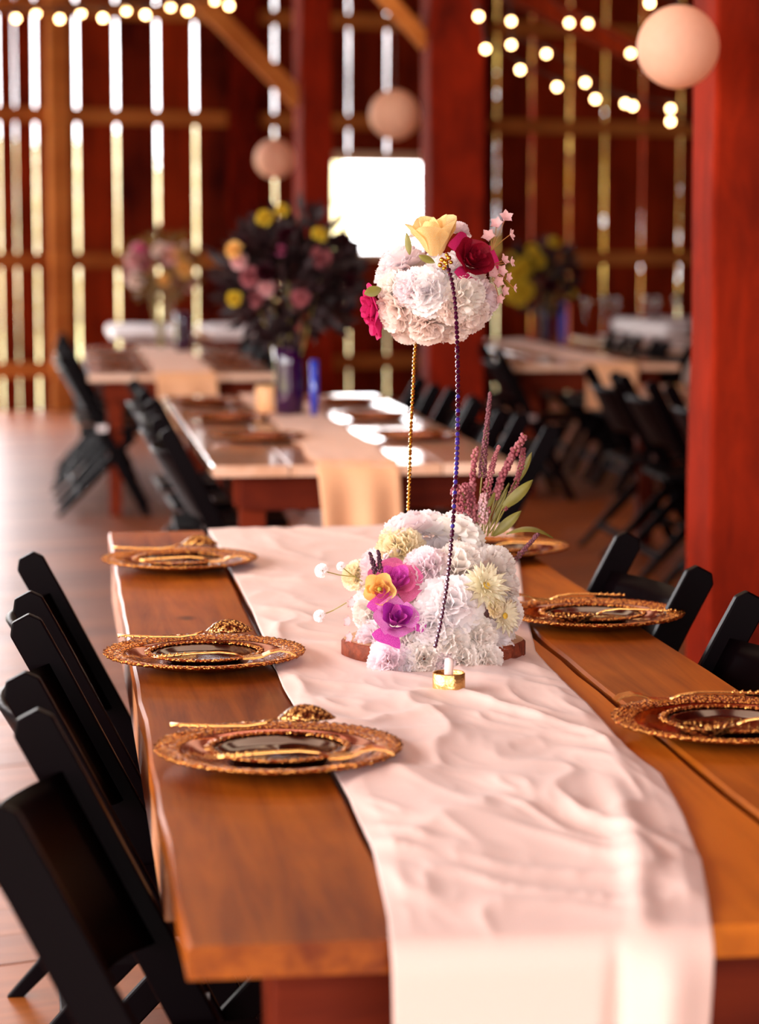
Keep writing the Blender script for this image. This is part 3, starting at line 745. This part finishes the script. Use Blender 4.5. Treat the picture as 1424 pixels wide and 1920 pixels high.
CTR = MB().ball((0, 0, .12), .15, 10, 6, sz=.6).mesh('flower_eye', plain('flower_eye', (.75, .48, .05), .7))
for (u, v, r, me, tw) in ((910, 1100, 52, D1, (0, -1, .35)), (944, 1155, 42, D2, (.35, -1, .15))):
    p, n = ell(DC, DAX, u, v); o = put('daisy', me, fwd(p, .045), (n + Vector(tw)).normalized(), r * px); o['label'] = 'pale yellow daisy with golden eye'
    link('flower_eye', CTR, o)

RP_ = {}
def rose_mesh(layer, mat):
    key = (layer, mat.name)
    if key in RP_: return RP_[key]
    r0, h, op, span, sub = {0: (.16, .95, .02, 1.5, .0), 1: (.30, .98, .08, 1.15, .0), 2: (.46, .95, .20, .98, .04), 3: (.58, .82, .36, .85, .10), 4: (.68, .70, .62, .62, .25)}[layer]
    def fn(i, j):
        v = j * 2 - 1; wv = span * (.45 + .55 * sin(pi * min(1, .1 + .62 * i)))
        a = v * wv; r = r0 * (.30 + .70 * min(1, i * 1.25) ** .6) + op * i ** 3 + .05 * abs(v) ** 3 * i + .05 * i * sin(v * 4.2 + layer) - .10 * i ** 4 * v * v
        z = h * (i - sub * i ** 4) * (1 - .26 * v * v * i) - .5
        return (r * cos(a), r * sin(a), z)
    me = MB().grid(fn, 8, 8).mesh('petal', mat, True)
    RP_[key] = me; return me
def rose(name, p, n, size, mat, label, layers=((0, 2), (1, 3), (2, 4), (3, 5), (4, 5)), spin=0.3, mats=None):
    o = empty(name, parent=FC); o.matrix_local = INV @ frame(p, n, spin) @ Matrix.Scale(size, 4); o['label'] = label
    for L_, cnt in layers:
        mt = (mats or {}).get(L_, mat)
        for k in range(cnt):
            q = link('petal', rose_mesh(L_, mt), o); q.rotation_euler = (.05 * sin(k * 2.1 + L_), .05 * cos(k * 1.7), 2 * pi * k / cnt + L_ * .9 + spin)
    return o
p, n = ell(DC, DAX, 742, 1160); rose('rose', fwd(p, .045), (.10, -.85, .60), .039, M_PURPLE_P, 'open magenta rose', layers=((0, 2), (1, 3), (2, 3), (3, 4), (4, 3)), mats={0: M_PURPLE_D, 2: M_PURPLE_D, 3: M_PURPLE_L, 4: M_PURPLE_P})
p, n = ell(DC, DAX, 742, 1088); rose('rose', fwd(p, .035), (.05, -.75, .75), .036, M_PURPLE_P, 'pink magenta rose above the other', mats={3: M_PINK_P, 4: M_PINK_P})
p, n = ell(DC, DAX, 712, 1107)
rn = rose('ranunculus', fwd(p, .078), (-.15, -1, .30), .040, M_YELLOW_P, 'yellow ranunculus', layers=((0, 3), (1, 4), (2, 5)))
link('flower_eye', MB().ball((0, 0, .36), .10, 8, 5).mesh('flower_eye', plain('green_eye', (.35, .32, .03), .7)), rn)
def leafpart(name, a, b, wd, nrm, mat, parent=FC, droop=.0):
    a, b = Vector(a), Vector(b); d = b - a; s = d.cross(Vector(nrm)).normalized(); up = s.cross(d).normalized()
    def fn(i, j):
        v = j * 2 - 1
        p = a + d * i + s * v * wd * sin(pi * (.04 + .95 * i)) ** .8 + up * (d.length * (droop * (i - i * i) * 4) - abs(v) * wd * .25)
        return INV @ p
    return MB().grid(fn, 10, 4).build(name, mat, parent, True)
def spike(name, a, b, r0, r1, nb, mat, seed, label=None, bs=.0028, bend=(0, 0, 0), start=.35, stem=M_STEM):
    g_ = random.Random(seed); a, b = Vector(a), Vector(b); m = MB(); d = b - a; dn = d.normalized()
    ctr = lambda t: a + d * t + Vector(bend) * (t - t * t) * 4
    sd = dn.cross(Vector((.3, 1, .2))).normalized(); up = dn.cross(sd)
    for k in range(nb):
        t = start + (1 - start) * (k / nb); r = (r0 + (r1 - r0) * (k / nb)) * g_.uniform(.5, 1); q = k * 2.4 + g_.uniform(-.4, .4)
        m.ball(INV @ (ctr(t) + (sd * cos(q) + up * sin(q)) * r), bs * g_.uniform(.7, 1.2), 5, 4)
    o = m.build(name, mat, FC, True)
    if label: o['label'] = label
    MB().tube([INV @ ctr(t / 6) for t in range(7)], .0014, 5).build('stem', stem, o)
    return o
bk = CY + .03; rt = on_y(905, 1010, bk)
spike('flower_spike', on_y(893, 1000, bk), on_y(920, 735, bk), .0075, .0015, 190, M_PLUM, 1, 'dark plum flower spike', .0026, start=.40)
spike('flower_spike', on_y(892, 990, bk), on_y(893, 838, bk), .005, .004, 50, M_ASTIL, 2, 'dusty pink flower spike', .0034, bend=(-.006, 0, 0), start=.3)
spike('flower_spike', on_y(915, 1000, bk), on_y(985, 815, bk), .006, .006, 90, M_ASTIL, 3, 'dusty pink flower spike', .0038, bend=(-.012, 0, .0), start=.35)
spike('flower_spike', on_y(918, 1000, bk), on_y(982, 840, bk + .01), .0055, .0045, 120, M_ASTIL, 4, None, .0026, bend=(.010, 0, -.005), start=.3)
spike('flower_spike', on_y(910, 1000, bk - .01), on_y(936, 835, bk), .010, .002, 130, M_ASTIL, 5, None, .0026, bend=(-.008, 0, 0), start=.25)
spike('flower_cluster', on_y(885, 1005, bk), on_y(865, 910, bk), .022, .020, 330, M_ASTIL, 6, 'dense dusty pink flower cluster', .0030, start=.25)
spike('flower_cluster', on_y(905, 1005, bk - .01), on_y(907, 925, bk - .01), .010, .006, 110, M_SPRIG_P, 7, None, .0028, start=.3)
spike('flower_spike', on_y(965, 1052, CY), on_y(1010, 1000, CY), .004, .002, 60, M_PLUM, 8, None, .0026, start=.05)
for k in range(2):
    spike('lavender_sprig', on_y(706 + 8 * k, 1078, CY - .09), on_y(694 + 16 * k, 1036 - 4 * k, CY - .09), .0042, .0012, 30, M_LAV, 40 + k, 'near black lavender sprig', .0026, start=.05)
leafpart('leaf', on_y(950, 1000, bk), on_y(1038, 1008, bk), .0085, (0, -.5, 1), M_LEAF, droop=.18)
leafpart('leaf', on_y(925, 1005, bk), on_y(978, 958, bk), .009, (0, -1, .2), M_LEAF, droop=.05)
leafpart('leaf', on_y(940, 955, bk), on_y(1000, 900, bk), .010, (.3, -1, .3), M_LEAF, droop=.1)
leafpart('leaf', on_y(972, 905, bk + .01), on_y(998, 848, bk + .01), .006, (0, -1, 0), M_LEAF)
leafpart('leaf', on_y(880, 1000, bk), on_y(935, 912, bk), .005, (0, -1, 0), M_LEAF, droop=.15)
leafpart('leaf', on_y(920, 990, bk), on_y(955, 905, bk), .005, (0, -1, .3), M_LEAF)
for k in range(5):
    a = on_y(890 + 8 * k, 1005, bk - .01)
    MB().tube([INV @ p for p in (a, on_y(905 + 9 * k, 965 - k * 3, bk), on_y(920 + 12 * k, 925 - 6 * k, bk))], .0015, 5).build('stem', M_STEM, FC, True)
# tiny white blossoms held out to the left
def blossom_mesh(name, mat, seed):
    g_ = random.Random(seed); m = MB()
    for k in range(5): m.grid(petal(1, .36, .2, .15, .03, 4, 4, g_, tipw=.4), 4, 4, Matrix.Rotation(2 * pi * k / 5, 4, 'Z') @ Matrix.Rotation(.25, 4, 'X'))
    return m.mesh(name, mat, True)
BL = blossom_mesh('blossom', M_WHITE_P, 1); BLP = blossom_mesh('blossom', M_SPRIG_P, 2)
SMALLC = carnation_mesh('small_white_blossom', M_WHITE_P, 9, 26)
for (u, v, r, uu, vv) in ((604, 1070, 17, 668, 1082), (600, 1155, 15, 650, 1130), (640, 1062, 11, 680, 1090)):
    p = on_y(u, v, CY - .02); o = put('small_white_blossom', SMALLC, p, (-.5, -.6, .5), r * px)
    s = MB().tube([INV @ p, INV @ on_y((u + uu) / 2, (v + vv) / 2 + 2, CY - .02), INV @ on_y(uu, vv, CY - .03)], .0009, 5).build('stem', M_STEM, FC)
for (u, v) in ((662, 1130), (655, 1165), (658, 1195), (668, 1215)):
    put('small_pink_blossom', BLP, on_y(u, v, CY - .035), (-.8, -.6, .2), 13 * px)
# the ball on top
for (u, v, r) in ((748, 492, 56), (742, 585, 58), (800, 545, 54), (800, 615, 52), (872, 555, 58), (885, 590, 50), (838, 500, 42), (915, 560, 40), (770, 540, 46), (760, 622, 42), (850, 620, 44), (700 + 35, 540, 44), (850, 575, 44), (862, 430, 26), (790, 430, 26)):
    p, n = ell(BC, BAX, u, v)
    me = fl.choice(CARNB if v > 565 else CARN)
    put('white_carnation' if v <= 565 else 'blush_carnation', me, p - n * r * px * .25, n, r * px, fl.uniform(0, 6))
for k in range(8):
    a = pi * (k + .5) / 8; zz = (-.02, .03)[k % 2]
    put('white_carnation', fl.choice(CARN), BC + Vector((.06 * cos(a), .06 * sin(a), zz)), (cos(a), sin(a), zz * 6), .05, k)
p = on_y(814, 442, CY - .05); rose('rose', p, (-.12, -.22, .97), .064, M_YROSE_P, 'butter yellow rose on top of the ball', layers=((0, 2), (1, 3), (2, 5)), spin=.9)
p = on_y(888, 484, CY - .055); rose('rose', p, (.35, -.85, .45), .037, M_BURG_P, 'burgundy rose', layers=((0, 2), (1, 3), (2, 4), (3, 5), (4, 3)), mats={4: M_MAG_P})
p = on_y(694, 575, CY - .01); rose('rose', p, (-1, -.15, -.1), .030, M_MAG_P, 'crimson rose at the left of the ball', layers=((1, 3), (2, 4), (3, 5), (4, 5)))
p = on_y(703, 608, CY - .01); rose('rose', p, (-1, -.1, -.5), .028, M_MAG_P, 'small crimson rose under the ball', layers=((2, 4), (3, 5)))
leafpart('leaf', on_y(768, 478, CY - .06), on_y(762, 436, CY - .06), .006, (-.6, -1, 0), M_LEAF)
leafpart('leaf', on_y(715, 540, CY - .05), on_y(683, 550, CY - .05), .010, (0, -1, .6), M_LEAF)
leafpart('leaf', on_y(786, 478, CY - .085), on_y(816, 492, CY - .095), .007, (0, -1, .6), M_LEAF)
st = on_y(922, 470, CY - .05)
for i, (u, v, r, n) in enumerate(((949, 408, 16, (.1, -.8, .5)), (932, 420, 15, (-.3, -.8, .5)), (917, 443, 16, (-.3, -.8, .4)), (957, 440, 13, (.9, -.5, .2)), (945, 488, 13, (.6, -.7, .4)), (958, 492, 12, (.9, -.5, .2)), (925, 512, 15, (.1, -1, .3)), (940, 508, 14, (.4, -.9, .2)), (934, 528, 14, (.2, -1, 0)), (945, 545, 13, (.6, -.8, 0)), (936, 560, 12, (.4, -.9, -.2)), (964, 540, 10, (.9, -.4, 0)), (952, 520, 12, (.7, -.7, 0)))):
    p = on_y(u, v, CY - .05); o = put('sprig_blossom', BLP, p, n, r * px, i)
    a = st if i < 4 else on_y(915, 505, CY - .045)
    MB().tube([INV @ a, INV @ ((a + p) / 2 + Vector((.002, 0, .003))), INV @ p], .0007, 5).build('stem', M_TWIG, FC)
# beaded strands
def catmull(P, n):
    P = [P[0]] + P + [P[-1]]; out = []
    for i in range(1, len(P) - 2):
        for k in range(n):
            t = k / n; a, b, c, d = P[i - 1], P[i], P[i + 1], P[i + 2]
            out.append(.5 * ((2 * b) + (c - a) * t + (2 * a - 5 * b + 4 * c - d) * t * t + (3 * b - a - 3 * c + d) * t ** 3))
    return out + [P[-1]]
def strand(path, name, mats, rad, step, wire, label):
    P = catmull(path, 24); o = MB().tube([INV @ p for p in P[::4] + [P[-1]]], rad * .35, 6).build(name, wire, FC, True); o['label'] = label
    acc = 0; ms = [MB() for _ in mats]; k = 0
    for a, b in zip(P[:-1], P[1:]):
        acc += (b - a).length
        if acc >= step:
            acc -= step; w_ = 0
            if len(mats) > 1: w_ = 1 if k in (26, 29, 31, 32, 34, 35, 36, 37, 38, 39, 40, 41, 42, 44, 46, 49, 53) else 0  # these beads carry the painted blue glint
            ms[w_].ball(INV @ b, rad, 7, 4); k += 1
    for m_, mt in zip(ms, mats): tag(m_.build('crystal_bead', mt, o), kind='stuff')
fy = CY - .135
front = [(838, 497, -.11), (846, 520, -.12), (853, 560, -.135), (857, 620, -.137), (859, 700, -.12), (859, 780, -.11), (857, 860, -.11), (853, 930, -.112), (847, 1010, -.118), (839, 1090, -.132), (828, 1160, -.142), (816, 1213, -.135)]
FP = [on_y(u, v, CY - .120 - .095 * max(0, (v - 640) / 573)) for u, v, d in front]
strand(FP, 'beaded_strand', [M_CRYSTAL, M_CRYSTAL_GLINT], .0042, .0078, M_WIRE, 'strand of dark plum crystal beads')
back = [(781, 640), (778, 665), (775, 730), (771, 800), (768, 900), (766, 960), (765, 1010)]
strand([on_y(u, v, CY + .07) for u, v in back], 'beaded_strand', [M_GCRYST], .0036, .0068, M_GCRYST, 'strand of golden beads at the back')
cap = MB()
for (u, v, r) in ((836, 492, 6), (829, 487, 5), (842, 484, 5), (826, 497, 5), (838, 478, 4), (833, 503, 4), (846, 492, 4)): cap.ball(INV @ on_y(u, v, CY - .112), r * px, 6, 4)
cap.tube([INV @ on_y(u, v, CY - .113) for u, v in ((832, 486), (838, 497), (843, 512))], .003, 6)
cap.build('strand_cap', M_GCRYST, FC, True)

# ---------------------------------------------------------------- bouquets on the tables behind
leaf_me = {}
BOUQ = {}
def bouquet(name, label, u, v, y, wpx, hpx, cols, foliage, nfl, seed, vase_bottom_z, accents=(), nleaf=1000):
    c = on_y(u, v, y); s = y / F; g_ = random.Random(seed); a, b = wpx * s / 2, hpx * s / 2
    t = empty(name, (c.x, y, vase_bottom_z + .03)); tag(t, label, 'bouquet'); iv = Matrix.Translation(t.location).inverted()
    m = MB(); st_ = MB()
    for k in range(nleaf):
        d = Vector((g_.gauss(0, 1), g_.gauss(0, 1), g_.gauss(0, 1))).normalized() * g_.random() ** .45
        p = c + Vector((d.x * a, d.y * a * .8, d.z * b)); q = p + (Vector((d.x, d.y, d.z + .2)).normalized() + Vector((g_.uniform(-.5, .5), g_.uniform(-.5, .5), g_.uniform(-.3, .5)))) * .075
        w_ = (q - p).cross(Vector((g_.gauss(0, 1), g_.gauss(0, 1), g_.gauss(0, 1)))).normalized() * .020
        mid = (p + q) / 2
        m.add([iv @ p, iv @ (mid + w_), iv @ q, iv @ (mid - w_)], [(0, 1, 2, 3)])
    tag(m.build('foliage', foliage, t), kind='stuff')
    for k in range(14):
        q = c + Vector((g_.uniform(-.7, .7) * a, g_.uniform(-.5, .5) * a, g_.uniform(-.2, .7) * b))
        st_.tube([(g_.uniform(-.015, .015), g_.uniform(-.015, .015), 0), (iv @ q) * .5 + Vector((0, 0, .02)), iv @ q], .003, 5)
    tag(st_.build('stems', M_STEM, t), kind='stuff')
    for k in range(nfl):
        az = k * 2.4; el = -.5 + 1.35 * k / nfl
        d = Vector((cos(az) * cos(el), sin(az) * cos(el), sin(el)))
        p = c + Vector((d.x * a * .95, d.y * a * .8, d.z * b * .95)); me = cols[k % len(cols)]
        o = link('blossom', me, t); o.matrix_local = iv @ frame(p, d, k) @ Matrix.Scale(g_.uniform(.045, .062), 4)
    for (uu, vv, r, me) in accents:
        p = on_y(uu, vv, y - a * .6); o = link('blossom', me, t); o.matrix_local = iv @ frame(p, (p.x - c.x, -.3, p.z - c.z + .1), 0) @ Matrix.Scale(r * s, 4)
    return t
def lowfl(name, mat, seed): return carnation_mesh(name, mat, seed, 34)
LF = {k: lowfl('blossom', m_, i) for i, (k, m_) in enumerate((('pink', M_SPRIG_P), ('dusk', M_ASTIL), ('yel', M_YELLOW_P), ('wine', petal_mat('dark_wine_petals', (.02, .001, .005), (.06, .003, .012))), ('blush', M_BLUSH_P), ('mag', M_PINK_P)))}
LIME = lowfl('blossom', petal_mat('lime_petals', (.70, .50, .03), (.85, .68, .08)), 31)
def vase(name, label, x, y, prof, mat, tilt=0):
    o = MB().lathe(prof, 32).build(name, mat, None, True, loc=(x, y, TZ + .006)); tag(o, label, 'vase')
    if tilt: o.rotation_euler = (0, tilt, 0)
    return o
VP_ = [(.0001, .0), (.050, .0), (.058, .01), (.060, .10), (.058, .20), (.066, .27), (.062, .272), (.054, .20), (.055, .05), (.0001, .03)]
vase('glass_vase', 'dark purple glass vase under the big dark bouquet', .925, 9.6, VP_, M_VASE)
bouquet('bouquet', 'large dark bouquet with dusty pink and yellow flowers behind the flower ball', 545, 520, 9.6, 250, 230, [LF['wine'], LF['wine'], LF['dusk'], LF['wine']], M_FOLI, 16, 3, TZ,
    [(440, 470, 20, LF['yel']), (497, 410, 20, LIME), (530, 395, 16, LIME), (470, 520, 24, LF['dusk']), (450, 490, 20, LF['pink']), (500, 540, 20, LF['pink']), (440, 560, 18, LIME), (480, 560, 18, LF['dusk']), (600, 440, 18, LIME), (525, 470, 14, LF['mag'])])
vase('glass_vase', 'dark blue glass vase with the pink bouquet on the back left table', .80, 15.2, [(r * .85, z * .9) for r, z in VP_], M_VASE)
bouquet('bouquet', 'pink and orange bouquet in front of the slatted wall at left', 300, 505, 15.2, 130, 125, [LF['pink'], LF['blush'], LF['yel'], LF['dusk']], M_OFOL, 14, 5, TZ, [(255, 490, 22, LF['pink']), (262, 470, 16, LF['mag']), (318, 480, 24, LF['pink']), (345, 505, 20, LF['yel']), (255, 525, 18, LF['blush']), (300, 470, 18, LF['blush'])], 260)
vase('glass_vase', 'purple glass vase on the table right of the flower ball', 3.335, 16.3, [(r * .72, z * .85) for r, z in VP_], M_VASE)
vase('glass_vase', 'slim bright blue glass beside the purple vase', 3.46, 16.3, [(.0001, 0), (.025, 0), (.028, .12), (.026, .24), (.030, .27), (.027, .27), (.024, .1), (.0001, .02)], M_VASEB)
bouquet('bouquet', 'yellow green and dark bouquet right of the flower ball', 1015, 520, 16.3, 140, 130, [LIME, LF['wine'], LF['wine']], M_FOLI, 10, 7, TZ, [(985, 500, 24, LIME), (965, 535, 20, LIME), (1000, 470, 16, LIME), (975, 560, 18, LIME), (1040, 455, 14, LIME), (970, 515, 26, LIME), (985, 545, 22, LIME), (1010, 490, 18, LIME), (960, 555, 16, LIME)], 420)
vase('slim_blue_glass', 'slim blue glass tube right of the dark purple vase', 1.02, 9.55, [(.0001, 0), (.016, 0), (.018, .10), (.017, .22), (.015, .22), (.014, .1), (.0001, .02)], M_VASEB)
ih = empty('candle_holder', (.855, 9.75, TZ + .006)); tag(ih, 'tan round candle holder left of the dark vase', 'candle holder')
MB().lathe([(.0001, 0), (.045, 0), (.052, .02), (.054, .10), (.050, .11), (.047, .10), (.046, .04), (.0001, .04)], 28).build('cup', M_IVORY, ih, True)
MB().lathe([(.0001, .04), (.03, .04), (.03, .085), (.0001, .088)], 20).build('candle', M_CANDLE, ih, True)
for i, (u, y) in enumerate(((1098, 20.4), (1132, 20.5), (1155, 20.4), (1212, 20.6), (1232, 20.5), (1268, 20.6))):
    p = on_y(u, 560, y); g_ = MB().lathe([(.0001, 0), (.032, 0), (.004, .008), (.004, .09), (.03, .12), (.036, .17), (.032, .22), (.030, .22), (.034, .17), (.028, .122), (.0001, .095)], 20).build('wine_glass', M_CLEAR, None, True, loc=(p.x, y, TZ + .012))
    tag(g_, '%s stemmed glass from the left on the far right white tablecloth' % ('first', 'second', 'third', 'fourth', 'fifth', 'sixth')[i], 'glass', 'glasses on the far right table')

# ---------------------------------------------------------------- lanterns and string lights
def lantern(u, v, rpx, y, label):
    c = on_y(u, v, y); r = rpx * y / F
    t = empty('paper_lantern', c); tag(t, label, 'lantern', 'paper lanterns')
    prof = []; n = 48
    for i in range(n + 1):
        a = pi * (.045 + .91 * i / n); k = 1 + .006 * cos(i * pi)
        prof.append((r * sin(a) * k, r * cos(a) * k))
    MB().lathe(prof, 48).build('paper_shade', M_LANTERN, t, True)
    MB().lathe([(r * .16, r * .985), (r * .16, r * 1.0), (r * .14, r * 1.0), (r * .14, r * .985)], 24).build('top_ring', M_WIRE, t)
    MB().tube([(-r * .15, 0, r * .99), (0, 0, r * 1.02), (r * .15, 0, r * .99)], r * .012, 5).build('hanger', M_WIRE, t)
    MB().tube([(0, 0, r * 1.02), (0, 0, 4.88 - c.z)], .003, 5).build('cord', M_WIRE, t)
lantern(1272, 88, 78, 6.1, 'largest peach paper lantern, hanging at the upper right')
lantern(740, 215, 47, 15.0, 'medium peach paper lantern hanging above the bright window')
lantern(515, 298, 37, 18.5, 'smallest paper lantern, hanging left of the dark post')
bulb_me = MB().ball((0, 0, -.040), .0165, 14, 10).mesh('bulb', M_BULB, True)
sock_me = MB().lathe([(.0001, 0), (.011, 0), (.013, -.024), (.0001, -.026)], 10).mesh('socket', M_WIRE, True)
def string(pts, y, label, ends, ds=0):
    P = [on_y(u, v, y + ds * i) for i, (u, v) in enumerate(pts)]
    t = empty('string_light', P[0]); tag(t, label, 'string lights', 'string lights under the roof'); iv = Matrix.Translation(P[0]).inverted()
    up = Vector((0, 0, .045)); chain = [ends[0]] + [p + up for p in P] + [ends[1]]; full = []
    for a, b in zip(chain[:-1], chain[1:]):
        for k in range(5): full.append(a.lerp(b, k / 5) - Vector((0, 0, .03 * (k / 5) * (1 - k / 5) * 4 * min(1, (b - a).length))))
    full.append(chain[-1])
    MB().tube([iv @ p for p in full], .004, 5).build('wire', M_WIRE, t)
    for p in P:
        b = link('bulb', bulb_me, t, iv @ (p + up)); link('socket', sock_me, b)
E = lambda u, v, y: on_y(u, v, y)
string([(30, 37), (112, 38), (193, 36), (273, 30), (352, 23), (430, 13)], 11.0, 'lower string of glowing round bulbs at the upper left', (E(-120, 20, 11), E(700, -60, 11)))
string([(68, 27), (152, 27), (237, 22), (320, 15), (403, 3)], 11.6, 'upper string of glowing round bulbs at the upper left', (E(-120, 25, 11.6), E(700, -80, 11.6)))
string([(898, 33), (911, 94), (976, 133), (1045, 165), (1117, 188), (1187, 201), (1258, 230)], 11.0, 'string of glowing bulbs descending lowest at the upper right', (E(860, -60, 11), E(1420, 290, 11.2)))
string([(959, 42), (959, 86), (1025, 103), (1098, 157), (1173, 196), (1258, 206)], 11.8, 'string of glowing bulbs descending in the middle at the upper right', (E(940, -60, 11.8), E(1420, 260, 12)))
string([(1068, 45), (1103, 46), (1183, 102)], 12.4, 'short string of glowing bulbs left of the large paper lantern', (E(1000, -40, 12.4), E(1420, 230, 12.4)))
string([(1219, 8)], 9.8, 'single glowing bulb above the large paper lantern', (E(1100, -70, 9.8), E(1424, 40, 9.8)))
